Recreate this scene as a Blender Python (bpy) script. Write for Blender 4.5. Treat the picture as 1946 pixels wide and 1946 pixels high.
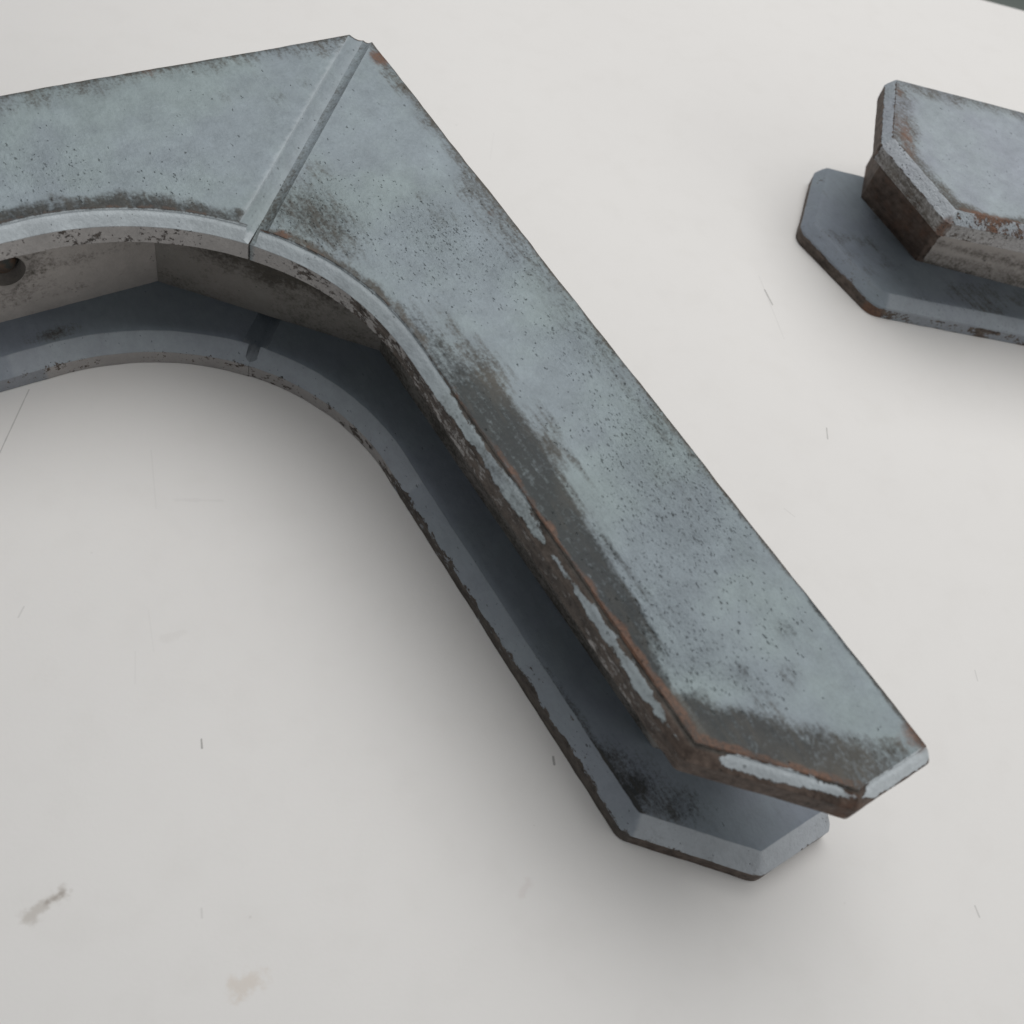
import bpy, math, random
import numpy as np
from mathutils import Vector, Matrix
from mathutils.geometry import delaunay_2d_cdt

scene = bpy.context.scene
for o in list(bpy.data.objects):
    bpy.data.objects.remove(o)
COL = scene.collection

# ------------------------------------------------------------------ camera
cam_data = bpy.data.cameras.new("camera")
cam = bpy.data.objects.new("camera", cam_data)
COL.objects.link(cam)
CX = Vector((0.98028760, 0.0, 0.19757588))
CY = Vector((-0.11015884, 0.83014196, 0.54656139))
CZ = Vector((-0.16401603, -0.55755208, 0.81377787))
M = Matrix((CX, CY, CZ)).transposed().to_4x4()
M.translation = Vector((-0.02423353, -0.18084653, 0.31925))
cam.matrix_world = M
cam_data.sensor_width = 36.0
cam_data.sensor_fit = 'HORIZONTAL'
cam_data.lens = 36.0 * 2080.0 / 1946.0
cam_data.clip_start = 0.01
cam_data.clip_end = 30.0
cam_data.dof.use_dof = True
cam_data.dof.focus_distance = 0.385
cam_data.dof.aperture_fstop = 15.0
scene.camera = cam

# ------------------------------------------------------------------ room light
world = bpy.data.worlds.new("World")
scene.world = world
world.use_nodes = True
bg = world.node_tree.nodes["Background"]
bg.inputs[0].default_value = (0.93, 0.97, 1.0, 1)
bg.inputs[1].default_value = 0.235


def area(name, loc, target, size, size_y, power, color):
    l = bpy.data.lights.new(name, 'AREA')
    l.shape = 'RECTANGLE'
    l.size = size
    l.size_y = size_y
    l.energy = power
    l.color = color
    o = bpy.data.objects.new(name, l)
    COL.objects.link(o)
    o.location = loc
    d = Vector(target) - Vector(loc)
    o.rotation_euler = d.to_track_quat('-Z', 'Y').to_euler()
    return o


# tall window to the right of the table, and the ceiling light of the room
area("window_light", (0.90, -0.40, 0.42), (0.05, 0.05, 0.03), 0.8, 0.6, 2.1, (1.0, 0.985, 0.96))
area("ceiling_light", (0.25, 0.50, 0.98), (0.25, 0.499, 0.0), 1.2, 1.2, 10.8, (1.0, 0.985, 0.965))

vs = scene.view_settings
vs.view_transform = 'Standard'
vs.look = 'None'
vs.exposure = 0.0
vs.gamma = 1.0
vs.use_curve_mapping = False
scene.render.engine = 'CYCLES'

# ------------------------------------------------------------------ small maths
MM = 0.001


def smooth(a, b, x):
    t = np.clip((np.asarray(x, float) - a) / (b - a), 0, 1)
    return t * t * (3 - 2 * t)


def _hash(ix, iy, iz, seed):
    h = (ix * 374761393 + iy * 668265263 + iz * 2147483647 + seed * 974634777) & 0xFFFFFFFF
    h = ((h ^ (h >> 13)) * 1274126177) & 0xFFFFFFFF
    h = h ^ (h >> 16)
    return (h & 0xFFFFFF) / float(0xFFFFFF)


def vnoise(x, y, z, scale, seed=0):
    """value noise in 0..1, scale in mm"""
    x = np.asarray(x, float) / scale + 1000.0
    y = np.asarray(y, float) / scale + 1000.0
    z = np.asarray(z, float) / scale + 1000.0
    ix, iy, iz = (np.floor(q).astype(np.int64) for q in (x, y, z))
    fx, fy, fz = x - ix, y - iy, z - iz
    fx, fy, fz = (q * q * (3 - 2 * q) for q in (fx, fy, fz))
    r = 0
    for dx in (0, 1):
        for dy in (0, 1):
            for dz in (0, 1):
                w = (fx if dx else 1 - fx) * (fy if dy else 1 - fy) * (fz if dz else 1 - fz)
                r = r + w * _hash(ix + dx, iy + dy, iz + dz, seed)
    return r


def gauss(u, v, cu, cv, r):
    return np.exp(-((u - cu) ** 2 + (v - cv) ** 2) / (r * r))


# ------------------------------------------------------------------ materials
class NT:
    """tiny helper for building node trees"""

    def __init__(self, name):
        self.mat = bpy.data.materials.new(name)
        self.mat.use_nodes = True
        self.t = self.mat.node_tree
        self.t.nodes.clear()

    def n(self, kind, **kw):
        nd = self.t.nodes.new(kind)
        for k, v in kw.items():
            setattr(nd, k, v)
        return nd

    def put(self, sock, val):
        if isinstance(val, bpy.types.NodeSocket):
            self.t.links.new(val, sock)
        elif val is not None:
            sock.default_value = val

    def m(self, op, a, b=None, c=None, clamp=False):
        nd = self.n('ShaderNodeMath', operation=op)
        nd.use_clamp = clamp
        for s, v in zip(nd.inputs, (a, b, c)):
            self.put(s, v)
        return nd.outputs[0]

    def ss(self, a, b, x):
        nd = self.n('ShaderNodeMapRange', interpolation_type='SMOOTHSTEP')
        self.put(nd.inputs[0], x)
        self.put(nd.inputs[1], a)
        self.put(nd.inputs[2], b)
        return nd.outputs[0]

    def mix(self, f, a, b):
        nd = self.n('ShaderNodeMix', data_type='RGBA')
        self.put(nd.inputs[0], f)
        self.put(nd.inputs[6], a if isinstance(a, bpy.types.NodeSocket) else (*a, 1))
        self.put(nd.inputs[7], b if isinstance(b, bpy.types.NodeSocket) else (*b, 1))
        return nd.outputs[2]

    def noise(self, vec, scale, detail=3.0, rough=0.55):
        nd = self.n('ShaderNodeTexNoise')
        self.put(nd.inputs['Vector'], vec)
        nd.inputs['Scale'].default_value = scale
        nd.inputs['Detail'].default_value = detail
        nd.inputs['Roughness'].default_value = rough
        return nd.outputs['Fac']

    def attr(self, name):
        nd = self.n('ShaderNodeAttribute', attribute_name=name)
        return nd.outputs['Fac']

    def finish(self, color, rough, normal=None, spec=0.5):
        b = self.n('ShaderNodeBsdfPrincipled')
        self.put(b.inputs['Base Color'], color)
        self.put(b.inputs['Roughness'], rough)
        b.inputs['Specular IOR Level'].default_value = spec
        if normal is not None:
            self.put(b.inputs['Normal'], normal)
        o = self.n('ShaderNodeOutputMaterial')
        self.t.links.new(b.outputs[0], o.inputs[0])
        return self.mat


def worn_paint(name, blue, green, pale, primer, rough=0.48, pit_amount=1.0, relief=1.0, mottle=1.0):
    k = NT(name)
    tc = k.n('ShaderNodeTexCoord').outputs['Object']
    n_big = k.noise(tc, 22.0, 3.0)
    n_mid = k.noise(tc, 210.0, 4.0, 0.6)
    n_fine = k.noise(tc, 900.0, 3.0, 0.6)
    n_pat = k.noise(tc, 75.0, 4.0, 0.6)
    grime_shade, warm, loss = k.attr('grime_shade'), k.attr('warm'), k.attr('loss')
    rust, pit, palea, prim = k.attr('rust'), k.attr('pit'), k.attr('pale'), k.attr('prim')
    cm = k.m('SUBTRACT', n_mid, 0.5)
    cf = k.m('SUBTRACT', n_fine, 0.5)
    cp = k.m('SUBTRACT', n_pat, 0.5)

    def stretched(sc, scale, detail, rough_):
        mp_ = k.n('ShaderNodeMapping')
        k.put(mp_.inputs['Vector'], tc)
        mp_.inputs['Scale'].default_value = sc
        return k.noise(mp_.outputs[0], scale, detail, rough_)

    cs = k.m('SUBTRACT', stretched((0.16, 1.0, 1.0), 420.0, 4.0, 0.62), 0.5)      # streaks along the arm
    ch = k.m('SUBTRACT', stretched((0.45, 1.0, 1.0), 620.0, 4.0, 0.7), 0.5)       # short chips

    # the paint itself, drifting between blue grey and green grey
    paint = k.mix(k.ss(0.36, 0.66, k.m('ADD', n_big, k.m('MULTIPLY', cp, 0.35))), blue, green)
    paint = k.mix(palea, paint, pale)  # lighter paint, plus light painted on end chamfers and groove facet
    paint = k.mix(prim, paint, primer)
    var = k.m('ADD', k.m('MULTIPLY', cp, 0.50), k.m('ADD', k.m('MULTIPLY', cm, 0.42), k.m('MULTIPLY', cf, 0.30)))
    hsv = k.n('ShaderNodeHueSaturation')
    k.put(hsv.inputs['Value'], k.m('ADD', k.m('MULTIPLY', var, mottle), 1.0))
    k.put(hsv.inputs['Color'], paint)
    col = hsv.outputs[0]

    # sprayed-on grime, with some painted shade: soft, broken by grain and streaks
    grain = k.m('ADD', k.m('MULTIPLY', cm, 0.55), k.m('ADD', k.m('MULTIPLY', cf, 1.15), k.m('ADD', k.m('MULTIPLY', cp, 0.35), k.m('ADD', k.m('MULTIPLY', cs, 1.0), k.m('MULTIPLY', ch, 0.8)))))
    g = k.m('ADD', grime_shade, grain)
    gm = k.m('MULTIPLY', k.ss(0.02, 1.0, g), k.ss(0.0, 0.28, grime_shade))
    gt = k.m('ADD', k.m('SUBTRACT', warm, 0.08), k.m('ADD', k.m('MULTIPLY', cp, 0.7), k.m('MULTIPLY', cs, 1.3)), clamp=True)
    gcol = k.mix(gt, (0.016, 0.0185, 0.0185), (0.085, 0.073, 0.057))
    col = k.mix(k.m('MULTIPLY', gm, 0.93), col, gcol)

    # paint worn through to dark wood, in chips drawn out along the arm
    l = k.m('ADD', loss, k.m('ADD', k.m('MULTIPLY', cm, 0.55), k.m('ADD', k.m('MULTIPLY', ch, 1.1), k.m('MULTIPLY', cp, 0.40))))
    lm = k.ss(0.45, 0.58, l)
    lvar = k.ss(0.26, 0.76, k.m('ADD', k.m('MULTIPLY', k.noise(tc, 330.0, 4.0, 0.65), 0.5), k.m('MULTIPLY', k.m('ADD', cs, 0.5), 0.5)))
    lcol = k.mix(lvar, k.mix(warm, (0.020, 0.018, 0.016), (0.034, 0.023, 0.018)), k.mix(warm, (0.130, 0.117, 0.103), (0.175, 0.130, 0.106)))
    col = k.mix(lm, col, lcol)

    # bare orange-brown arrises
    r = k.m('ADD', rust, k.m('ADD', k.m('MULTIPLY', cm, 0.8), k.m('ADD', k.m('MULTIPLY', cp, 0.9), k.m('MULTIPLY', ch, 0.5))))
    rm = k.m('MULTIPLY', k.ss(0.30, 0.85, r), k.ss(0.02, 0.2, rust))
    rcol = k.mix(k.ss(0.32, 0.70, k.m('ADD', k.m('MULTIPLY', n_fine, 0.5), k.m('MULTIPLY', n_pat, 0.5))), (0.050, 0.033, 0.025), (0.185, 0.094, 0.058))
    col = k.mix(k.m('MULTIPLY', rm, 0.82), col, rcol)

    # pits: little elongated dark pinholes of two sizes
    def pits(scale, r0, r1, amount, seed):
        mp_ = k.n('ShaderNodeMapping')
        k.put(mp_.inputs['Vector'], tc)
        mp_.inputs['Location'].default_value = (seed, seed * 2, 0)
        mp_.inputs['Rotation'].default_value = (0, 0, 0.35 + seed)
        mp_.inputs['Scale'].default_value = (0.60, 1.15, 1.0)
        wob = k.n('ShaderNodeTexNoise')
        k.put(wob.inputs['Vector'], tc)
        wob.inputs['Scale'].default_value = 900.0
        wsc = k.n('ShaderNodeVectorMath', operation='SCALE')
        k.put(wsc.inputs[0], wob.outputs['Color'])
        wsc.inputs['Scale'].default_value = 1.4 / scale
        add = k.n('ShaderNodeVectorMath', operation='ADD')
        k.put(add.inputs[0], mp_.outputs[0])
        k.put(add.inputs[1], wsc.outputs[0])
        vor = k.n('ShaderNodeTexVoronoi', feature='F1')
        k.put(vor.inputs['Vector'], add.outputs[0])
        vor.inputs['Scale'].default_value = scale
        sep = k.n('ShaderNodeSeparateColor')
        k.put(sep.inputs[0], vor.outputs['Color'])
        on = k.ss(0.0, 0.02, k.m('SUBTRACT', k.m('ADD', k.m('MULTIPLY', pit, pit_amount * amount), k.m('MULTIPLY', cp, 0.5)), sep.outputs[0]))
        rad = k.m('ADD', k.m('MULTIPLY', sep.outputs[1], r1 - r0), r0)
        return k.m('MULTIPLY', k.m('MULTIPLY', on, k.ss(0.0, 0.16, k.m('SUBTRACT', rad, vor.outputs['Distance']))), k.m('ADD', k.m('MULTIPLY', sep.outputs[2], 0.7), 0.3))

    pm = k.m('MAXIMUM', pits(560.0, 0.08, 0.27, 0.65, 0.0), pits(1050.0, 0.12, 0.40, 1.05, 0.37))
    col = k.mix(k.m('MULTIPLY', pm, 0.7), col, (0.030, 0.034, 0.032))

    # relief: sandy where pitted, smoother elsewhere
    sand = k.m('MULTIPLY', k.m('ADD', n_fine, k.m('ADD', ch, 0.5)), k.m('ADD', k.m('MULTIPLY', pit, 0.75), 0.14))
    h = k.m('SUBTRACT', k.m('ADD', k.m('MULTIPLY', n_mid, 0.40), sand), k.m('MULTIPLY', pm, 0.9))
    h = k.m('SUBTRACT', h, k.m('MULTIPLY', lm, 0.35))
    bump = k.n('ShaderNodeBump')
    bump.inputs['Strength'].default_value = 0.95 * relief
    bump.inputs['Distance'].default_value = 0.0011
    k.put(bump.inputs['Height'], h)
    ro = k.m('ADD', rough, k.m('ADD', k.m('MULTIPLY', lm, 0.15), k.m('MULTIPLY', cm, 0.25)), clamp=True)
    return k.finish(col, ro, bump.outputs[0], 0.28)


M_UP = worn_paint("weathered_grey_paint", (0.252, 0.294, 0.323), (0.254, 0.304, 0.314), (0.47, 0.51, 0.535), (0.38, 0.355, 0.34))
M_UP2 = worn_paint("lavender_grey_paint", (0.285, 0.312, 0.352), (0.280, 0.318, 0.340), (0.50, 0.52, 0.56), (0.38, 0.355, 0.34), pit_amount=0.6)
M_LOW = worn_paint("slate_blue_paint", (0.212, 0.240, 0.282), (0.208, 0.242, 0.272), (0.52, 0.545, 0.57), (0.36, 0.335, 0.32),
                   rough=0.5, pit_amount=0.25, relief=0.35, mottle=0.75)
M_CORE = worn_paint("stained_core_wood", (0.27, 0.245, 0.225), (0.25, 0.235, 0.215), (0.42, 0.39, 0.36), (0.45, 0.415, 0.39),
                    rough=0.55, pit_amount=0.4, relief=0.5, mottle=0.8)


def bolt_material():
    k = NT("rusty_bolt_steel")
    tc = k.n('ShaderNodeTexCoord').outputs['Object']
    a = k.noise(tc, 260.0, 4.0, 0.6)
    col = k.mix(k.ss(0.4, 0.6, a), (0.030, 0.034, 0.030), (0.085, 0.052, 0.034))
    bump = k.n('ShaderNodeBump')
    bump.inputs['Strength'].default_value = 0.5
    bump.inputs['Distance'].default_value = 0.0006
    k.put(bump.inputs['Height'], a)
    return k.finish(col, 0.6, bump.outputs[0])


M_BOLT = bolt_material()


def table_material():
    k = NT("white_laminate")
    tc = k.n('ShaderNodeTexCoord').outputs['Object']
    big = k.noise(tc, 5.0, 3.0)
    mid = k.noise(tc, 60.0, 4.0, 0.6)
    base = k.mix(k.ss(0.35, 0.65, big), (0.742, 0.727, 0.712), (0.756, 0.742, 0.726))
    base = k.mix(k.m('MULTIPLY', k.ss(0.45, 0.75, mid), 0.11), base, (0.62, 0.60, 0.57))

    def seg(a, b):
        """distance from the table point to the segment a-b (mm, table coordinates)"""
        av = Vector((a[0] * MM, a[1] * MM, 0))
        d = Vector((b[0] * MM, b[1] * MM, 0)) - av
        s = k.n('ShaderNodeVectorMath', operation='SUBTRACT')
        k.put(s.inputs[0], tc)
        s.inputs[1].default_value = av
        dt = k.n('ShaderNodeVectorMath', operation='DOT_PRODUCT')
        k.put(dt.inputs[0], s.outputs[0])
        dt.inputs[1].default_value = d / d.length_squared
        t = k.m('MULTIPLY', dt.outputs['Value'], 1.0, clamp=True)
        sc = k.n('ShaderNodeVectorMath', operation='SCALE')
        sc.inputs[0].default_value = d
        k.put(sc.inputs['Scale'], t)
        df = k.n('ShaderNodeVectorMath', operation='DISTANCE')
        k.put(df.inputs[0], s.outputs[0])
        k.put(df.inputs[1], sc.outputs[0])
        return df.outputs['Value']

    wob = k.m('MULTIPLY', k.m('SUBTRACT', k.noise(tc, 300.0, 3.0), 0.5), 0.0009)
    # thin scratches: a, b, width mm, strength
    for a, b, w, s in [((-131.0, 66.4), (-134.5, 31.1), .26, .38), ((154.5, 171.8), (157.0, 163.2), .36, .6),
                       ((152.9, 180.4), (159.5, 143.3), .2, .16), ((171.0, 96.5), (170.5, 90.9), .34, .42),
                       ((-53.9, -55.8), (-53.3, -58.5), .3, .65), ((53.3, -53.0), (53.6, -55.4), .45, .65),
                       ((-112.9, -17.5), (-113.6, -21.2), .3, .2), ((-76.5, -14.5), (-72.3, -28.8), .3, .05),
                       ((30.0, 229.9), (31.5, 249.2), .3, .06), ((-77.7, -29.4), (-75.8, -39.8), .3, .06),
                       ((146.3, 53.5), (150.1, 50.3), .3, .12), ((-46.4, -104.1), (-45.9, -106.5), .3, .2),
                       ((210.3, -8.3), (210.3, -12.4), .3, .2), ((188.7, -91.8), (189.4, -95.0), .35, .3),
                       ((-86.5, 46.6), (-80.7, 23.2), .3, .06), 
                       ((120.0, 60.0), (131.0, 30.0), .25, .10)]:
        d = k.m('ADD', seg(a, b), k.m('MULTIPLY', wob, 0.35))
        base = k.mix(k.m('MULTIPLY', k.ss(w * MM * 1.3, w * MM * 0.35, d), s), base, (0.19, 0.18, 0.175))
    # smudges
    for a, b, w, s, c in [((-90.6, -109.0), (-83.5, -101.8), 2.6, .42, (0.33, 0.285, 0.235)), ((-86.5, -104.5), (-83.0, -101.5), 1.3, .5, (0.25, 0.21, 0.18)),
                          ((-34.0, -123.6), (-29.5, -121.5), 4.2, .45, (0.60, 0.52, 0.44)), ((-33.8, -134.9), (-15.5, -134.6), 1.9, .6, (0.36, 0.33, 0.30)),
                          ((-75.4, 27.5), (-60.0, 29.2), 1.0, .12, (0.45, 0.43, 0.41)), ((43.1, -96.0), (44.7, -92.1), 1.8, .2, (0.55, 0.46, 0.44)),
                          ((-70.0, -24.0), (-64.0, -21.0), 2.0, .12, (0.5, 0.47, 0.44))]:
        d = k.m('ADD', seg(a, b), k.m('MULTIPLY', k.m('SUBTRACT', k.noise(tc, 230.0, 5.0, .7), 0.5), w * MM * 3.2))
        base = k.mix(k.m('MULTIPLY', k.ss(w * MM, w * MM * 0.1, d), s), base, c)
    # stray specks
    vor = k.n('ShaderNodeTexVoronoi', feature='F1')
    k.put(vor.inputs['Vector'], tc)
    vor.inputs['Scale'].default_value = 62.0
    sep = k.n('ShaderNodeSeparateColor')
    k.put(sep.inputs[0], vor.outputs['Color'])
    sp = k.m('MULTIPLY', k.ss(0.034, 0.016, vor.outputs['Distance']), k.ss(0.80, 0.83, sep.outputs[0]))
    base = k.mix(k.m('MULTIPLY', sp, k.m('MULTIPLY', sep.outputs[1], 0.45)), base, (0.3, 0.28, 0.26))
    bump = k.n('ShaderNodeBump')
    bump.inputs['Strength'].default_value = 0.08
    bump.inputs['Distance'].default_value = 0.0004
    k.put(bump.inputs['Height'], k.noise(tc, 700.0, 2.0))
    return k.finish(base, k.m('ADD', 0.40, k.m('MULTIPLY', mid, 0.12)), bump.outputs[0], 0.22)


def floor_material():
    k = NT("grey_green_floor")
    tc = k.n('ShaderNodeTexCoord').outputs['Object']
    col = k.mix(k.ss(0.4, 0.6, k.noise(tc, 14.0, 4.0)), (0.33, 0.37, 0.33), (0.36, 0.40, 0.36))
    return k.finish(col, 0.6)


# ------------------------------------------------------------------ plates
def level_polygon(corners, classes, radii, offs, counts, fil):
    """polygon moved inwards by a class-dependent distance, corners filleted; constant point count"""
    n = len(corners)
    P = np.array(corners, float)
    d = np.roll(P, -1, 0) - P
    d /= np.linalg.norm(d, axis=1)[:, None]
    nrm = np.c_[-d[:, 1], d[:, 0]]                 # inward for a counter-clockwise outline
    off = np.array([offs[c] for c in classes])
    Q = np.zeros_like(P)
    for i in range(n):
        j = i - 1
        a, b = nrm[j], nrm[i]
        det = a[0] * b[1] - a[1] * b[0]
        if abs(det) < 1e-4:
            Q[i] = P[i] + b * off[i]
        else:
            ra, rb = off[j], off[i]
            Q[i] = P[i] + np.array([(ra * b[1] - rb * a[1]) / det, (a[0] * rb - b[0] * ra) / det])
    out, edge, tt = [], [], []
    ends = []
    for i in range(n):
        if fil[i] == 0:
            ends.append(([Q[i]], Q[i], Q[i]))
            continue
        r = max(radii[i] - max(off[i - 1], off[i]), 0.25)
        d0, d1 = d[i - 1], d[i]
        cosang = np.clip(d0 @ d1, -1, 1)
        turn = math.acos(cosang)
        L = r * math.tan(turn / 2)
        s, e = Q[i] - d0 * L, Q[i] + d1 * L
        pts = []
        for q in range(fil[i] + 1):
            f = q / fil[i]
            pts.append((1 - f) ** 2 * s + 2 * f * (1 - f) * Q[i] + f * f * e)
        ends.append((pts, s, e))
    for i in range(n):
        for p in ends[i][0]:
            out.append(p)
            edge.append(i)
            tt.append(0.0)
        a, b = ends[i][2], ends[(i + 1) % n][1]
        for q in range(1, counts[i]):
            f = q / counts[i]
            out.append(a * (1 - f) + b * f)
            edge.append(i)
            tt.append(f)
    return np.array(out), np.array(edge), np.array(tt)


def plate(name, parent, mat, corners, classes, radii, z0, z1, zlev, offf, attrs, res=1.2, grid=1.4, wear=0.22, seed=1, fine_top=True):
    """a plate with per-edge profiles; local axes x=u, y=-v, z. Everything in mm."""
    n = len(corners)
    P = np.array(corners, float)
    fil = [6 if r > 0 else 0 for r in radii]
    counts = [max(1, int(np.linalg.norm(P[(i + 1) % n] - P[i]) / res)) for i in range(n)]
    rings, zz = [], []
    for z in zlev:
        offs = {c: offf[c](z) for c in set(classes)}
        q, edge, tt = level_polygon(corners, classes, radii, offs, counts, fil)
        rings.append(q)
        zz.append(z)
    m = len(rings[0])
    K = len(rings)
    U = np.concatenate([r[:, 0] for r in rings])
    V = np.concatenate([r[:, 1] for r in rings])
    Z = np.repeat(np.array(zz, float), m)
    E_ = np.tile(edge, K)
    faces = []
    for k in range(K - 1):
        for i in range(m):
            j = (i + 1) % m
            faces.append((k * m + i, k * m + j, (k + 1) * m + j, (k + 1) * m + i))
    faces.append(tuple(range(m - 1, -1, -1)))
    top0 = (K - 1) * m
    if fine_top:
        B = rings[-1]
        xs = np.arange(B[:, 0].min(), B[:, 0].max(), grid)
        ys = np.arange(B[:, 1].min(), B[:, 1].max(), grid * 0.866)
        gx, gy = np.meshgrid(xs, ys)
        gx = gx + (np.arange(len(ys)) % 2)[:, None] * grid * 0.5
        G = np.c_[gx.ravel(), gy.ravel()]
        inside = np.zeros(len(G), bool)
        dmin = np.full(len(G), 1e9)
        for i in range(m):
            a, b = B[i], B[(i + 1) % m]
            cond = (a[1] > G[:, 1]) != (b[1] > G[:, 1])
            if abs(b[1] - a[1]) > 1e-12:
                xi = a[0] + (G[:, 1] - a[1]) / (b[1] - a[1]) * (b[0] - a[0])
                inside ^= cond & (G[:, 0] < xi)
            ab = b - a
            L2 = ab @ ab
            if L2 < 1e-12:
                continue
            t = np.clip(((G - a) @ ab) / L2, 0, 1)
            dmin = np.minimum(dmin, np.linalg.norm(G - a - t[:, None] * ab, axis=1))
        G = G[inside & (dmin > 0.5 * grid)]
        pts = [Vector(p) for p in B] + [Vector(p) for p in G]
        vo, eo, fo, ov, oe, of = delaunay_2d_cdt(pts, [], [list(range(m))], 1, 1e-7, True)
        remap = []
        extraU, extraV = [], []
        base = len(U)
        for i, src in enumerate(ov):
            s = [q for q in src if q < m]
            if s:
                remap.append(top0 + s[0])
            else:
                remap.append(base + len(extraU))
                extraU.append(vo[i][0])
                extraV.append(vo[i][1])
        # keep only triangles inside the (concave) outline: flood fill that never crosses a boundary edge
        tri = []
        for f in fo:
            g = tuple(remap[q] for q in f)
            if len(set(g)) == 3:
                a, b, c_ = (vo[q] for q in f)
                if (b[0] - a[0]) * (c_[1] - a[1]) - (b[1] - a[1]) * (c_[0] - a[0]) < 0:
                    g = g[::-1]
                tri.append(g)
        bnd = {(top0 + i, top0 + (i + 1) % m) for i in range(m)}
        owner = {}
        for t, g in enumerate(tri):
            for q in range(3):
                owner[(g[q], g[(q + 1) % 3])] = t
        stack = [owner[e] for e in bnd if e in owner]
        good = set(stack)
        while stack:
            g = tri[stack.pop()]
            for q in range(3):
                e = (g[q], g[(q + 1) % 3])
                if e in bnd:
                    continue
                o2 = owner.get((e[1], e[0]))
                if o2 is not None and o2 not in good:
                    good.add(o2)
                    stack.append(o2)
        faces.extend(tri[t] for t in good)
        U = np.concatenate([U, extraU])
        V = np.concatenate([V, extraV])
        Z = np.concatenate([Z, np.full(len(extraU), zlev[-1])])
        E_ = np.concatenate([E_, np.full(len(extraU), -1)])
    else:
        faces.append(tuple(range(top0, top0 + m)))
    # attributes from the clean shape
    A = attrs(U, V, Z - zlev[0], E_, zlev[-1] - zlev[0])
    # hand-made unevenness: edges are not ruler-straight
    side = E_ >= 0
    w = wear * side * np.array([0.35 if c == 'g' else 1.0 for c in classes] + [1.0])[E_]
    nx = (vnoise(U, V, Z * 0.6, 6.0, seed) - .5) * 1.1 + (vnoise(U, V, Z, 2.2, seed + 5) - .5) * 0.7
    ny = (vnoise(U, V, Z * 0.6, 6.0, seed + 1) - .5) * 1.1 + (vnoise(U, V, Z, 2.2, seed + 6) - .5) * 0.7
    hz = (vnoise(U, V, Z, 5.0, seed + 2) - .5) * 0.9 + (vnoise(U, V, Z, 28.0, seed + 3) - .5) * 1.2
    zfree = smooth(zlev[0] + 0.5, zlev[0] + 2.0, Z)
    U = U + nx * w + (vnoise(U, V, 0 * Z, 34.0, seed + 8) - .5) * 2.2 * w
    V = V + ny * w + (vnoise(U, V, 0 * Z, 34.0, seed + 9) - .5) * 2.2 * w
    Zd = Z + hz * wear * 0.55 * zfree
    me = bpy.data.meshes.new(name)
    me.from_pydata([(u * MM, -v * MM, (z - 0) * MM) for u, v, z in zip(U, V, Zd)], [], faces)
    for key in ('grime_shade', 'warm', 'loss', 'rust', 'pit', 'pale', 'prim'):
        arr = np.clip(np.broadcast_to(np.asarray(A.get(key, 0.0), float), U.shape), 0, 1).astype(np.float32)
        at = me.attributes.new(key, 'FLOAT', 'POINT')
        at.data.foreach_set('value', np.ascontiguousarray(arr))
    import bmesh
    bm = bmesh.new()
    bm.from_mesh(me)
    bmesh.ops.recalc_face_normals(bm, faces=bm.faces)
    for f in bm.faces:
        f.smooth = True
    for e in bm.edges:
        if len(e.link_faces) == 2 and e.calc_face_angle(0) > math.radians(33):
            e.smooth = False
    bm.to_mesh(me)
    bm.free()
    me.materials.append(mat)
    o = bpy.data.objects.new(name, me)
    COL.objects.link(o)
    o.parent = parent
    return o


def zlevels(z0, T, cd):
    return [z0, z0 + .35] + [z0 + .35 + (T - cd - .7) * q / 5 for q in range(1, 6)] + \
           [z0 + T - cd + cd * f for f in (0.0, .03, .06, .11, .18, .28, .40, .52, .62, .69, .75, .80, .85, .91, .96, 1.0)]


def profiles(z0, T, c, cd, outer=0.7, groove=4.5, gd=3.9, lip=0.0):
    def base(z):
        return max(0.0, 0.35 - (z - z0))

    def f_c(z):
        t = (z - (z0 + T - cd)) / cd
        if t <= 0:
            return base(z)
        # slightly rounded chamfer
        return c * (0.90 * t + 0.10 * t ** 6) + lip * math.exp(-((t - 0.80) / 0.075) ** 2)

    def f_o(z):
        t = (z - (z0 + T - outer)) / outer
        return base(z) if t <= 0 else outer * (1 - math.sqrt(max(0, 1 - t * t)))

    def f_g(z):
        t = (z - (z0 + T - gd)) / gd
        return -0.2 if t <= 0 else -0.2 + (groove + 0.2) * t ** 0.52
    return {'c': f_c, 'o': f_o, 'g': f_g}


def arc_pts(cx, R, n, a0, a1):
    return [(cx + R * math.cos(a0 + (a1 - a0) * i / n), cx + R * math.sin(a0 + (a1 - a0) * i / n)) for i in range(n + 1)]


def arm_outline(v0, cx, uend, tip_v, corner_u, gap, rad, vcorner=None):
    """one arm of the mitred corner: u along the arm, v across; counter-clockwise"""
    R = cx - v0
    arc = arc_pts(cx, R, 34, -math.pi / 2, -3 * math.pi / 4)
    arc[-1] = (arc[-1][0] + gap, arc[-1][1] - gap)
    arc.append((arc[-1][0] - 13.0, arc[-1][1] - 13.0 + 2 * gap))
    cor = [(0.0, 0.0), (uend, 0.0), (uend, tip_v), (corner_u, vcorner or v0)] + arc
    cls = (['o', 'c', 'c'] + ['c'] * len(arc) + ['g'])[:len(cor)]
    cls[-1] = 'g'
    cls[-2] = 'g'
    rr = [0, rad[0], rad[1], rad[2]] + [0] * len(arc)
    return cor, cls, rr


def swap(cor, cls, rr):
    """mirror an outline about the mitre (u <-> v), keeping it counter-clockwise"""
    n = len(cor)
    c2 = [(v, u) for u, v in cor][::-1]
    r2 = rr[::-1]
    k2 = [cls[(n - 2 - i) % n] for i in range(n)]
    return c2, k2, r2


def d_inner(U, V, v0, cx):
    d = np.where(U >= cx, v0 - V, np.where(V >= cx, v0 - U, np.hypot(cx - U, cx - V) - (cx - v0)))
    return d


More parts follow.
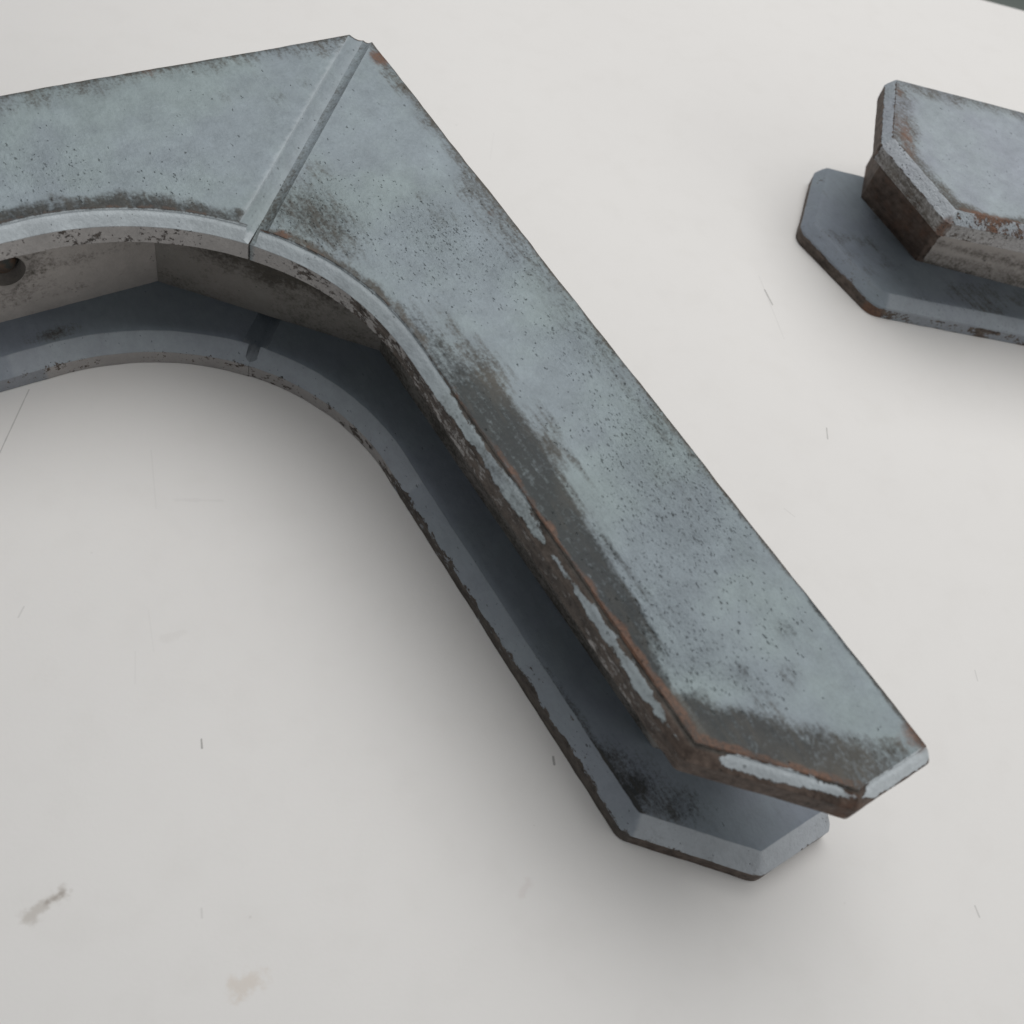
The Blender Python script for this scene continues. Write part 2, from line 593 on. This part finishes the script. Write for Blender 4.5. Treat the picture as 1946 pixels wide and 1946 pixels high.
T = 11.0
D = 58.25
ROOT = (-0.03124127, 0.20309199, 0.0)
ANG = math.atan2(-0.84819458, 0.52968476)


def empty(name, loc, rz):
    o = bpy.data.objects.new(name, None)
    o.empty_display_size = 0.02
    COL.objects.link(o)
    o.location = loc
    o.rotation_euler = (0, 0, rz)
    return o


# ------------------------------------------------------------------ setting: table top and floor
def rounded_slab(name, pts, z0, z1, bevel, mat):
    import bmesh
    bm = bmesh.new()
    vs_ = [bm.verts.new((x, y, z1)) for x, y in pts]
    f = bm.faces.new(vs_)
    r = bmesh.ops.extrude_face_region(bm, geom=[f])
    for g in r['geom']:
        if isinstance(g, bmesh.types.BMVert):
            g.co.z = z0
    bmesh.ops.recalc_face_normals(bm, faces=bm.faces)
    edges = [e for e in bm.edges if abs(e.verts[0].co.z - z1) < 1e-6 and abs(e.verts[1].co.z - z1) < 1e-6]
    bmesh.ops.bevel(bm, geom=edges, offset=bevel, segments=4, affect='EDGES', profile=0.5)
    for f in bm.faces:
        f.smooth = len(f.verts) == 4 and f.calc_area() < 0.02
    me = bpy.data.meshes.new(name)
    bm.to_mesh(me)
    bm.free()
    me.materials.append(mat)
    o = bpy.data.objects.new(name, me)
    COL.objects.link(o)
    return o


table = rounded_slab("tabletop", [(-0.95, -0.75), (0.75, -0.75), (0.75, 0.414), (-0.95, 0.602)], -0.03, 0.0, 0.003, table_material())
table["kind"] = "structure"
me = bpy.data.meshes.new("floor")
me.from_pydata([(-4, -4, -0.75), (4, -4, -0.75), (4, 5, -0.75), (-4, 5, -0.75)], [], [(0, 1, 2, 3)])
me.materials.append(floor_material())
floor = bpy.data.objects.new("floor", me)
COL.objects.link(floor)
floor["kind"] = "structure"

# ------------------------------------------------------------------ the big mitred bracket
br = empty("corner_bracket", ROOT, ANG)
br["label"] = "large weathered grey-blue mitred corner bracket of two plates with a curved inner edge"
br["category"] = "bracket"


def noise_mix(U, V, Z, a, b):
    return (vnoise(U, V, Z, a, 11) - .5) + .6 * (vnoise(U, V, Z, b, 12) - .5)


def upper_leg(U, V, Z, E, TT):
    v0, cx = 57.0, 146.0
    din = d_inner(U, V, v0, cx)
    top = Z > TT - 0.05
    cd = 4.0
    fr = np.clip((Z - (TT - cd)) / cd, 0, 1)
    cham = (Z >= TT - cd - .01)
    n1 = noise_mix(U, V, Z, 22, 7)
    n2 = vnoise(U, V, Z, 5, 31) - .5
    ddiag = -((U - 290.5) * 31.5 + (V - 57.0) * 29.5) / 43.2
    dsh = 320.0 - U
    is_end = (E == 1)
    is_diag = (E == 2)
    is_in = (E >= 3) & (E < E.max() - 1)
    is_g = (E >= E.max() - 1)
    # --- grime on the face
    vb = np.interp(U, [120, 136, 161, 193, 215, 232, 246, 262, 275], [47, 45.5, 41.5, 38, 43.5, 46, 47.5, 51, 52.5])
    n3 = (vnoise(U * .10, V, Z, 2.6, 77) - .5) + .6 * (vnoise(U * .12, V, Z, 1.4, 78) - .5)
    sm = smooth(-6.0, 7.0, V - vb + n1 * 4 + n3 * 10) * np.interp(U, [118, 138, 165, 190, 255, 272], [0, .45, .85, 1.25, 1.1, .9])
    sm = np.where(U < 275, sm, 0)
    dark_d = smooth(16.0, 7.5, ddiag + n1 * 4 + n2 * 4) * smooth(262, 276, U) * np.interp(V, [3, 14, 30, 42, 60], [.62, .74, .9, 1.25, 1.25])
    shrt = smooth(9.0, 2.0, dsh + n1 * 3 - (10 - np.clip(V, 0, 10)) * -.3) * smooth(2.5, 9, V) * .7
    inner_line = smooth(4.5, 0.8, din + n2 * 3) * np.interp(U, [80, 90, 110, 150], [.5, .85, .9, .8])
    wo = np.interp(U, [0, 20, 66, 80, 92, 106, 120, 140, 175, 200, 230, 260, 325], [4, 5, 6, 9, 17, 14, 16, 17, 15, 12, 6, 3, 2.5])
    so = np.interp(U, [0, 20, 66, 80, 92, 106, 120, 140, 175, 200, 230, 325], [.85, .9, .9, .8, .85, .72, .6, .6, .55, .5, .5, .6])
    outer = np.maximum(smooth(wo * 1.25, 0, V + n1 * 5 + n2 * 3) * so * .72, smooth(2.4, .5, V + n2 * 1.2) * .85)
    mott = .62 * gauss(U, V, 80, 66, 11) + .55 * gauss(U, V, 93, 60, 11) + .34 * gauss(U, V, 66, 52, 7) + .30 * gauss(U, V, 100, 24, 9) + .25 * gauss(U, V, 108, 62, 7)
    mott = mott + .32 * gauss(U, V, 277, 13, 4) + .42 * gauss(U, V, 281, 35, 4) + .35 * gauss(U, V, 291, 33, 5) + .35 * gauss(U, V, 288, 22, 5) + .35 * gauss(U, V, 87, 24, 3)
    pitted = .18 * gauss(U, V, 255, 44, 16) + .22 * gauss(U, V, 225, 14, 20)
    gr = np.maximum.reduce([sm, dark_d, shrt, inner_line, outer, np.clip(mott + pitted, 0, .75) * (V > 0.5)])
    wr = np.interp(U, [0, 30, 66, 110, 180, 240, 275, 300, 325], [.75, .7, .6, .45, .35, .2, .05, .35, .7])
    wr = np.where((sm > .05) & (U < 275), np.interp(U, [140, 160, 205, 230, 270], [.65, .6, .42, .15, .1]) * smooth(11, 2, V - vb + n1 * 5), wr)
    wr = np.where(inner_line > sm + .05, .8, wr)
    wr = np.where((V < 14) & (U < 270), np.where(V < 2.0, .85, np.interp(U, [60, 85, 105, 130], [.7, .5, .55, .3])), wr)
    gr = np.where(top | ((E == 0) & (Z > TT - 3)), gr, 0)
    gr = np.where(is_in & cham & ~top, np.maximum(smooth(.78, 1, fr) * .8, np.where(U > 165, .30 + n1 * .5, .08)), gr)
    # --- worn arrises
    st = np.interp(U, [80, 86, 90, 100, 120, 150, 185, 195, 212, 232, 240, 262, 287, 303, 318, 325],
                   [.2, .8, .3, .4, .45, .45, .5, .85, .95, .6, .85, .9, 1, .85, .6, .5])
    wd = np.interp(U, [80, 110, 150, 185, 200, 230, 262, 287, 303, 320], [.9, 1.2, 1.3, 1.5, 2.6, 1.8, 2.8, 3.6, 2.6, 1.8])
    dedge = np.minimum(din, np.where(U > 284, ddiag, 1e3))
    rust = np.where(top, st * smooth(wd, wd * .2, dedge + n2 * 2.0), 0)
    rust = np.where((is_in | is_diag) & cham & ~top, st * smooth(.86, 1.0, fr + n2 * .2), rust)
    rust = np.maximum(rust, np.where(V < 9, 1.0 * gauss(U, V, 16, 2, 5) + .9 * gauss(U, V, 318, 0, 6) + .5 * gauss(U, V, 104, 6, 3), 0) * (Z > TT - 4))
    rust = np.maximum(rust, np.where(is_diag | is_end, .8 * gauss(U, V, 324, 30, 5), 0))
    rust = np.maximum(rust, np.where(top, 1.0 * gauss(U, V, 89.5, 76.5, 3), 0))
    # --- paint loss
    loss = np.zeros_like(U)
    hw = np.interp(U, [84, 90, 150, 165, 185, 200, 212, 222, 232, 240, 262, 280, 287, 291], [.5, .62, .56, .42, .29, .27, .25, .14, .08, .20, .26, .18, .03, -.1])
    hw = hw + np.where(U > 150, 1.0, .15) * ((vnoise(U, V * 0, Z * 0, 9.0, 91) - .5) * .16 + (vnoise(U, V * 0, Z * 0, 3.0, 92) - .5) * .16)
    l_in = .5 + (np.abs(fr - .42) - hw) * 2.0
    t_d = np.clip((292.3 - U) / (292.3 - 325.0), 0, 1)
    hd = np.interp(t_d, [0, .1, .2, .5, .8, .93, 1], [-.3, -.1, .36, .33, .2, .05, -.3])
    l_di = .5 + (np.abs(fr - .60) - hd) * 1.9
    t_s = np.clip(1 - V / 27.6, 0, 1)
    hs = np.interp(t_s, [0, .1, .22, .95, 1], [-.3, .0, .44, .46, .2])
    l_sh = .5 + (np.abs(fr - .52) - hs) * 2.6
    loss = np.where(is_in & cham & ~top, l_in, loss)
    loss = np.where(is_diag & cham & ~top, l_di, loss)
    loss = np.where(is_end & cham & ~top, l_sh, loss)
    edge_l = np.interp(U, [84, 100, 112, 122, 135, 200, 325], [.30, .33, .40, .50, .56, .55, .72])
    loss = np.where(is_in & ~cham, edge_l + n1 * .25, loss)
    loss = np.where((is_diag | is_end) & ~cham, .95, loss)
    loss = np.where((E == 0) & ~top, np.clip(.75 + n1, 0, 1), loss)
    wl = np.where(is_diag | is_end, .95, np.interp(U, [150, 270, 290], [.35, .4, .9]))
    wl = np.where((is_in | is_diag) & cham & (fr > .72), .05, wl)
    warm = np.where(is_in | is_diag | is_end, np.where(top, wr, wl), wr)
    pale = np.where(is_in & cham & ~top, np.interp(U, [90, 140, 180, 290], [.7, .55, .35, .4]), 0) + np.where(is_diag & cham & ~top, .85, 0) + np.where(is_end & cham & ~top, 1.0, 0)  # pale paint; end chamfers raised further, their light put into the colour
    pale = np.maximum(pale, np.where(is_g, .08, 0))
    prim = np.where(is_in & ~cham, .9, 0)
    pit = .035 + .75 * gauss(U, V, 85, 63, 17) + .65 * gauss(U, V, 103, 26, 15) + .5 * gauss(U, V, 128, 14, 12) + .6 * gauss(U, V, 165, 9, 15) \
        + .75 * gauss(U, V, 205, 9, 20) + .75 * gauss(U, V, 235, 14, 22) + .9 * gauss(U, V, 256, 46, 13) + .7 * gauss(U, V, 272, 44, 10) \
        + .25 * gauss(U, V, 235, 33, 22) + .3 * gauss(U, V, 120, 40, 18) + .45 * gauss(U, V, 283, 33, 9) + .35 * gauss(U, V, 275, 14, 8)
    pit = np.clip(pit, 0, .85) * np.where(gr > .6, .5, 1)
    pit = np.where(top, pit, np.where(cham, .05, .25))
    pit = np.where(is_g, .03 + .2 * smooth(50, 85, U), pit)
    gr = np.where(is_g & ~top, .28 + .25 * smooth(0, 1, n1 + .3) + .25 * smooth(55, 80, U), gr)  # leg facet darkened: painted shade, with dirt towards the inner end
    return dict(grime_shade=gr, warm=warm, loss=loss, rust=rust, pit=pit, pale=pale, prim=prim)


def upper_beam(Ub, Vb, Z, E, TT):
    U, V = Vb, Ub                      # work in arm coordinates: U along the arm, V across
    v0, cx = 57.0, 146.0
    din = d_inner(U, V, v0, cx)
    top = Z > TT - 0.05
    cd = 4.0
    fr = np.clip((Z - (TT - cd)) / cd, 0, 1)
    cham = (Z >= TT - cd - .01)
    n1 = noise_mix(Ub, Vb, Z, 22, 7)
    n2 = vnoise(Ub, Vb, Z, 5, 31) - .5
    dm = (U - V) * .7071               # distance from the mitre
    side = E >= 0
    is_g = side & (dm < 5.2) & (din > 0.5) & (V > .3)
    is_in = side & (din < 1.5) & ~is_g & (U < 290)
    is_out = side & (V < 1.2) & ~is_g
    inner_line = smooth(8.5, 1.5, din + n1 * 7 + n2 * 4) * np.interp(U, [85, 100, 130, 160], [.75, .95, .95, .9])
    outer = np.maximum(smooth(17, 0, V + n1 * 12 + n2 * 3) * .52, smooth(2.4, .5, V + n2 * 1.2) * .8)
    soft = .30 * smooth(.0, .5, n1) * smooth(30, 10, np.abs(V - 30))
    gr = np.maximum.reduce([inner_line, outer, soft])
    gr = np.where(top | (is_out & (Z > TT - 3)), gr, 0)
    gr = np.where(is_in & cham & ~top, smooth(.84, 1, fr) * .7, gr)
    rust = np.where(top, .5 * smooth(2.2, .3, din + n2 * 2), 0)
    rust = np.maximum(rust, np.where(V < 4, .5 * smooth(.1, .5, n1), 0) * (Z > TT - 3))
    loss = np.zeros_like(U)
    loss = np.where(is_in & cham & ~top, .5 + (np.abs(fr - .5) - .62) * 2.2, loss)
    loss = np.where(is_in & ~cham, .33 + n1 * .28, loss)
    loss = np.where(is_out & ~top, .7 + n1 * .4, loss)
    pale = np.where(is_in & cham & ~top, .8, 0) + np.where(is_g, .20 + .25 * smooth(TT - .9, TT - .2, Z), 0)  # pale groove facet and lip: a painted highlight along the mitre
    prim = np.where(is_in & ~cham, .9, 0)
    pit = .02 + .35 * gauss(U, V, 130, 42, 14) + .25 * gauss(U, V, 95, 55, 14) + .3 * gauss(U, V, 155, 30, 18)
    pit = np.where(top, pit, .05)
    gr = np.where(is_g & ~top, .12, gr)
    return dict(grime_shade=gr, warm=np.where(V < 14, .6, .35), loss=loss, rust=rust, pit=pit, pale=pale, prim=prim)


def lower_arm(Ua, Va, Z, E, TT):
    leg = (Ua >= Va)
    U, V = np.maximum(Ua, Va), np.minimum(Ua, Va)
    v0, cx = 54.5, 146.0
    din = d_inner(U, V, v0, cx)
    top = Z > TT - 0.05
    cd = 5.0
    fr = np.clip((Z - (TT - cd)) / cd, 0, 1)
    cham = Z >= TT - cd - .01
    n1 = noise_mix(Ua, Va, Z, 18, 6)
    n2 = vnoise(Ua, Va, Z, 4, 41) - .5
    side = E >= 0
    is_in = side & (din < 2.0)
    is_end = np.where(leg, (E == 1) | (E == 2), side & ((U > 313) | ((U > 286) & (-((U - 290.5) * 31.5 + (V - 56.0) * 29.5) / 43.2 < 1.5))))
    is_in = is_in & ~is_end
    gr = .75 * gauss(U, V, 284, 52, 7) + .5 * gauss(U, V, 296, 43, 6) + .4 * gauss(U, V, 272, 53, 5) + .12
    gr = np.where(leg, gr, .12 + .6 * np.exp(-((U - 143) / 7.0) ** 2 - ((V - 51.5) / 2.2) ** 2))
    gr = np.where(is_end & cham & ~top, .12 + n1 * .3, gr)
    gr = np.where(top, gr + np.where(leg, smooth(2.0, .3, din) * smooth(225, 260, U) * .5, 0), np.where(is_end, gr, .1))
    loss = np.zeros_like(U)
    brk = np.interp(U, [85, 105, 125, 150, 200, 240, 300], [.38, .40, .42, .54, .64, .78, .86])
    loss = np.where(is_in & ~cham, np.where(leg, brk, .40) + n1 * .22, loss)
    loss = np.where(is_in & cham & ~top, np.where(leg, np.interp(U, [85, 150, 200, 330], [.08, .12, .26, .22]), .1) + smooth(.25, 0, fr) * .3 + n1 * .3, loss)
    loss = np.where(is_end & ~cham, .80 + n1 * .3, loss)
    loss = np.where(is_end & cham & ~top, .08 + smooth(.2, 0, fr) * .35, loss)
    prim = np.where(is_in & ~cham & ((U < 150)), .9, 0) + np.where(is_in & ~cham & (U >= 150), .3, 0)
    pale = np.where(is_in & cham & ~top, np.where(U < 160, .35, .18), 0)
    pale = np.where(is_end & cham & ~top, .62, pale)  # end chamfers lifted likewise, brightness painted in rather than lit
    rust = np.where(is_end & ~cham, .25, 0)
    return dict(grime_shade=gr, warm=np.where(is_end, .8, np.where(leg, .25, .6)), loss=loss, rust=rust, pit=np.where(top, .05, .5), pale=pale, prim=prim)


# upper plates
cor, cls, rr = arm_outline(61.0, 146.0, 325.5, 27.6, 292.3, 0.34, (0.8, 2.2, 3.0), 61.6)
zT = D                                     # plate underside z for the upper layer
pr = profiles(zT, T, 4.2, 4.0, lip=0.55)
zl = zlevels(zT, T, 4.0)
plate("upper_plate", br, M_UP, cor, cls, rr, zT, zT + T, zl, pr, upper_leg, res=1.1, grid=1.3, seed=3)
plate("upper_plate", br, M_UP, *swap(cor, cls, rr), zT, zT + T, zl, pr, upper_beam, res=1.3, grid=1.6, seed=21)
# lower plates
cor, cls, rr = arm_outline(61.0, 146.0, 325.0, 30.5, 293.5, 0.18, (2.0, 7.0, 7.0), 60.5)
pr = profiles(0.0, T, 6.0, 5.0)
zl = zlevels(0.0, T, 5.0)
plate("lower_plate", br, M_LOW, cor, cls, rr, 0, T, zl, pr, lower_arm, res=1.3, grid=2.2, seed=5)
plate("lower_plate", br, M_LOW, *swap(cor, cls, rr), 0, T, zl, pr, lower_arm, res=1.5, grid=2.2, seed=27)


# core blocks between the plates
def core_attr(kind):
    def f(U, V, Z, E, TT):
        h = Z / TT
        n1 = noise_mix(U, V, Z, 16, 6)
        n2 = vnoise(U * .3, V * .3, Z * 2, 4, 51) - .5
        if kind == 'leg':
            gr = .50 + n1 * .5 + n2 * .3
            warm = .55
            endw = smooth(268, 276, U) * smooth(36, 40, V)
            gr = gr * (1 - endw)
            return dict(grime_shade=gr, warm=warm, loss=.1 + n1 * .2 - endw, pale=endw, pit=.3)
        if kind == 'mid':
            s = (U - V) / 60.0                 # -1 .. 1 along the face
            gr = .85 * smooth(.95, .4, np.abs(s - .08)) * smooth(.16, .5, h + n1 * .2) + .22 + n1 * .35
            return dict(grime_shade=gr, warm=.75, loss=.1 + n1 * .3, pit=.15)
        s = smooth(100, 105, V)
        n5 = vnoise(U * .05, V * .05, Z, 2.5, 57) - .5
        gr = .13 + .28 * smooth(.45, .9, h + n1 * .3) + n1 * .25 + n5 * .35 + .75 * gauss(V, Z, 151.5, 22.5, 9.5)  # upper part darkened as painted shade; streaks and bolt surround are dirt
        return dict(grime_shade=gr, warm=.7, loss=.1 + n1 * .2, prim=.9, pit=.1)
    return f


def core(name, parent, cor, z0, z1, kind, radii=0.9, seed=7, mat=None):
    H = z1 - z0
    fo = {'o': (lambda z: 0.0)}
    zl_ = [z0 + H * q / 14 for q in range(15)]
    return plate(name, parent, mat or M_CORE, cor, ['o'] * len(cor), [radii] * len(cor), z0, z1, zl_, fo,
                 core_attr(kind) if isinstance(kind, str) else kind, res=2.0, wear=0.16, seed=seed, fine_top=False)


core("core_block", br, [(70.2, 12), (296, 12), (296, 19), (276.5, 38.6), (100.4, 40.8)], T, D, 'leg', 1.2, 61)
core("core_block", br, [(40.2, 101.2), (101.2, 40.2), (70, 12), (12, 12), (12, 70)][::1], T, D, 'mid', 0.6, 62)
beam = core("core_block", br, [(12, 70.2), (40.3, 100.9), (40.3, 276), (19, 296), (12, 296)], T, D, 'beam', 0.6, 63)

# counterbored bolt in the beam core
import bmesh


def cyl(name, r, h, seg=40):
    bm_ = bmesh.new()
    bmesh.ops.create_cone(bm_, cap_ends=True, segments=seg, radius1=r, radius2=r, depth=h)
    me_ = bpy.data.meshes.new(name)
    bm_.to_mesh(me_)
    bm_.free()
    o_ = bpy.data.objects.new(name, me_)
    COL.objects.link(o_)
    return o_


cut = cyl("bore", 6.4 * MM, 14 * MM)
cut.parent = br
cut.rotation_euler = (0, math.radians(90), 0)
cut.location = (40.3 * MM, -151.5 * MM, 33.5 * MM)
bpy.context.view_layer.update()
md = beam.modifiers.new("bore", 'BOOLEAN')
md.object = cut
md.operation = 'DIFFERENCE'
md.solver = 'EXACT'
dg = bpy.context.evaluated_depsgraph_get()
newme = bpy.data.meshes.new_from_object(beam.evaluated_get(dg))
beam.modifiers.clear()
beam.data = newme
bpy.data.objects.remove(cut)

bm = bmesh.new()
prof = [(0.0, 3.0), (1.6, 2.9), (3.0, 2.5), (4.2, 1.7), (5.0, .6), (5.2, -.4), (6.2, -.6)]
seg = 28
ringv = []
for r_, h_ in prof:
    if r_ == 0:
        ringv.append([bm.verts.new((h_ * MM, 0, 0))])
    else:
        ringv.append([bm.verts.new((h_ * MM, r_ * MM * math.cos(2 * math.pi * i / seg), r_ * MM * math.sin(2 * math.pi * i / seg))) for i in range(seg)])
for i in range(seg):
    bm.faces.new((ringv[0][0], ringv[1][i], ringv[1][(i + 1) % seg]))
for a, b in zip(ringv[1:], ringv[2:]):
    for i in range(seg):
        bm.faces.new((a[i], b[i], b[(i + 1) % seg], a[(i + 1) % seg]))
for f in bm.faces:
    f.smooth = True
bmesh.ops.recalc_face_normals(bm, faces=bm.faces)
me = bpy.data.meshes.new("bolt")
bm.to_mesh(me)
bm.free()
me.materials.append(M_BOLT)
bolt = bpy.data.objects.new("bolt", me)
COL.objects.link(bolt)
bolt.parent = beam
bolt.location = (35.2 * MM, -151.5 * MM, 33.5 * MM)
bolt["label"] = "rusty domed bolt head in a round counterbore"

# ------------------------------------------------------------------ the second bracket, at the upper right
br2 = empty("straight_bracket", ROOT, ANG)
br2["label"] = "straight grey-blue bracket with a clipped end lying near the table edge"
br2["category"] = "bracket"
D2 = D - 6.0


def bar_attr(pts, upper):
    """pts: chamfer-top corners: back-left, short/diag corner, diag/inner corner"""
    pb, ps, pd = (np.array(p, float) for p in pts)

    def f(U, V, Z, E, TT):
        top = Z > TT - 0.05
        cd = 4.0 if upper else 5.0
        fr = np.clip((Z - (TT - cd)) / cd, 0, 1)
        cham = Z >= TT - cd - .01
        n1 = noise_mix(U, V, Z, 14, 5)
        n2 = vnoise(U, V, Z, 4, 41) - .5
        # edge order in the outline: 0 back, 1 short, 2 diag, 3 inner, 4 far end
        b, s, d, i_ = E == 0, E == 1, E == 2, E == 3
        ax = np.array((.60, -.80))
        nx_ = np.array((.80, .60))
        along = (U - pb[0]) * ax[0] + (V - pb[1]) * ax[1]
        din = (pd[0] - U) * nx_[0] + (pd[1] - V) * nx_[1]
        dd = -((U - ps[0]) * (ps[1] - pd[1]) + (V - ps[1]) * (pd[0] - ps[0])) / np.hypot(*(pd - ps))
        dback = (U - pb[0]) * nx_[0] + (V - pb[1]) * nx_[1]
        if upper:
            gr = np.maximum.reduce([smooth(9, 1, din + n1 * 8) * .9, smooth(9, 1, dd + n1 * 7) * .75, smooth(9, 1, along + n1 * 6) * .55,
                                    smooth(13, 1, dback + n1 * 10) * .6])
            gr = np.where(top, gr, .1)
            rust = np.where(top, .75 * smooth(3.5, .4, din + n2 * 2) + .45 * smooth(3, .4, along + n2 * 2), 0)
            rust = np.maximum(rust, np.where(i_ & cham & ~top, .5 + n1 * .8, 0))
            rust = np.maximum(rust, 1.0 * gauss(U, V, pd[0] + 3, pd[1] + 5, 4) * ~top)
            loss = np.where(s & cham & ~top, .5 + (np.abs(fr - .5) - .40) * 2.5, 0)
            loss = np.where(d & cham & ~top, .5 + (np.abs(fr - .5) - .50) * 2.5, loss)
            loss = np.where(i_ & cham & ~top, .48 + n1 * .5, loss)
            loss = np.where(s & ~cham, .95, loss)
            loss = np.where(d & ~cham, .26 + n1 * .3, loss)
            loss = np.where(i_ & ~cham, .34 + n1 * .4, loss)
            pale = np.where(s & cham & ~top, .1, 0) + np.where(d & cham & ~top, .45, 0) + np.where(i_ & cham & ~top, .1, 0)
            gr = np.where(d & ~cham, .62 + n1 * .3, gr)
            gr = np.where(i_ & ~cham, .35 + n1 * .5, gr)
            prim = np.where((d | i_) & ~cham, .7, 0)
            return dict(grime_shade=gr, warm=.75, loss=loss, rust=rust, pit=np.where(top, .08, .4), pale=pale, prim=prim)
        gr = np.where(top, .12 + .3 * smooth(0, .5, n1), .15)
        loss = np.where((s | d) & ~cham, .85 + n1 * .3, 0)
        loss = np.where((s | d) & cham & ~top, .22 + n1 * .4, loss)
        loss = np.where(i_ & ~cham, .48 + n1 * .7, loss)
        rust = np.where(~top & ~cham, 1.2 * gauss(U, V, pd[0] + 3, pd[1] + 5, 5), 0)
        return dict(grime_shade=gr, warm=.6, loss=loss, rust=rust, pit=np.where(top, .05, .5), pale=np.where(i_ & cham & ~top, .25, 0), prim=np.where(i_ & ~cham, .2, 0))
    return f


def bar_outline(pb, ps, pd, c, length=270.0, ang_in=-54.5, ang_back=-51.5):
    """chamfer-top corners in, outer outline back (counter-clockwise: far back -> back left is last edge)"""
    pb, ps, pd = (np.array(p, float) for p in (pb, ps, pd))
    di = np.array((math.cos(math.radians(ang_in)), math.sin(math.radians(ang_in))))
    db = np.array((math.cos(math.radians(ang_back)), math.sin(math.radians(ang_back))))

    def nrm(d):
        return np.array((-d[1], d[0]))

    def inter(p, d, q, e):
        t = ((q - p)[0] * e[1] - (q - p)[1] * e[0]) / (d[0] * e[1] - d[1] * e[0])
        return p + d * t
    d1 = (ps - pb) / np.linalg.norm(ps - pb)
    d2 = (pd - ps) / np.linalg.norm(pd - ps)
    cen = (pb + ps + pd) / 3 + di * 60

    def outw(p, d):
        n_ = nrm(d)
        return n_ if (cen - p) @ n_ < 0 else -n_
    q1, q2, q3 = pb + outw(pb, d1) * c, ps + outw(ps, d2) * c, pd + outw(pd, di) * c
    c0 = inter(pb, db, q1, d1)
    c1 = inter(q1, d1, q2, d2)
    c2 = inter(q2, d2, q3, di)
    c3 = c2 + di * length
    c4 = c0 + db * (length + 20)
    # walk: c4 (far back) -> c0 (back left) -> c1 -> c2 -> c3
    out = [c4, c0, c1, c2, c3]
    area2 = sum(out[i][0] * out[(i + 1) % 5][1] - out[(i + 1) % 5][0] * out[i][1] for i in range(5))
    return [tuple(p) for p in out], area2 > 0


def ccw(cor, cls, rr, names):
    n = len(cor)
    return cor[::-1], [cls[(n - 2 - i) % n] for i in range(n)], rr[::-1], [names[(n - 2 - i) % n] for i in range(n)]


def bar_plate(name, pts, c, cd, z0, upper, mat, seed, rad):
    cor_, isccw = bar_outline(*pts, c)
    cls_ = ['o', 'c', 'c', 'c', 'o']
    rr_ = [1, 1, rad, rad, 1]
    names = [0, 1, 2, 3, 4]
    if not isccw:
        cor_, cls_, rr_, names = ccw(cor_, cls_, rr_, names)
    fn = bar_attr(pts, upper)
    lut = np.array(names + [-1])
    return plate(name, br2, mat, cor_, cls_, rr_, z0, z0 + T, zlevels(z0, T, cd), profiles(z0, T, c, cd),
                 lambda U, V, Z, E, TT: fn(U, V, Z, lut[E], TT), res=1.6, grid=2.0, seed=seed)


UP2 = ((84.9, -221.5), (115.6, -189.6), (159.7, -183.8))
LO2 = ((78.4, -216.0), (106.8, -182.0), (153.4, -183.4))
bar_plate("lower_plate", LO2, 5.0, 4.5, 0.0, False, M_LOW, 71, 9.0)
bar_plate("upper_plate", UP2, 4.2, 4.0, D2, True, M_UP2, 73, 1.5)


def core2_attr(U, V, Z, E, TT):
    n1 = noise_mix(U, V, Z, 14, 5)
    n2 = vnoise(U * .25, V * .25, Z * 2.5, 4, 55) - .5
    # the clipped end is stained dark brown, the long side is bare streaky wood
    face = (U - 144) * -.04 + (V + 214) * 1.0
    along = (U - 144) * .62 + (V + 214) * -.78
    longs = smooth(1.0, 4.0, along)
    n4 = vnoise(U * .04, V * .04, Z, 3.0, 56) - .5
    gr = np.where(longs > .5, .34 + n4 * .9 + n1 * .2, .30 + n1 * .3)
    rust = np.where(longs > .5, 0, .40 + n1 * .3 + .8 * gauss(along, Z, -2, TT - 6, 9))
    loss = np.where(longs > .5, .15 + n2 * .4, .85 + n1 * .3)
    return dict(grime_shade=gr, warm=.85, loss=loss, rust=rust, prim=.95, pit=.1)


core_pts = [(144.1, -213.7), (101.1, -217.7), (84.0, -237.0), (245.0, -443.0), (320.0, -424.0)]
a2 = sum(core_pts[i][0] * core_pts[(i + 1) % 5][1] - core_pts[(i + 1) % 5][0] * core_pts[i][1] for i in range(5))
if a2 < 0:
    core_pts = core_pts[::-1]
core("core_block", br2, core_pts, T, D2, core2_attr, 1.0, 81)
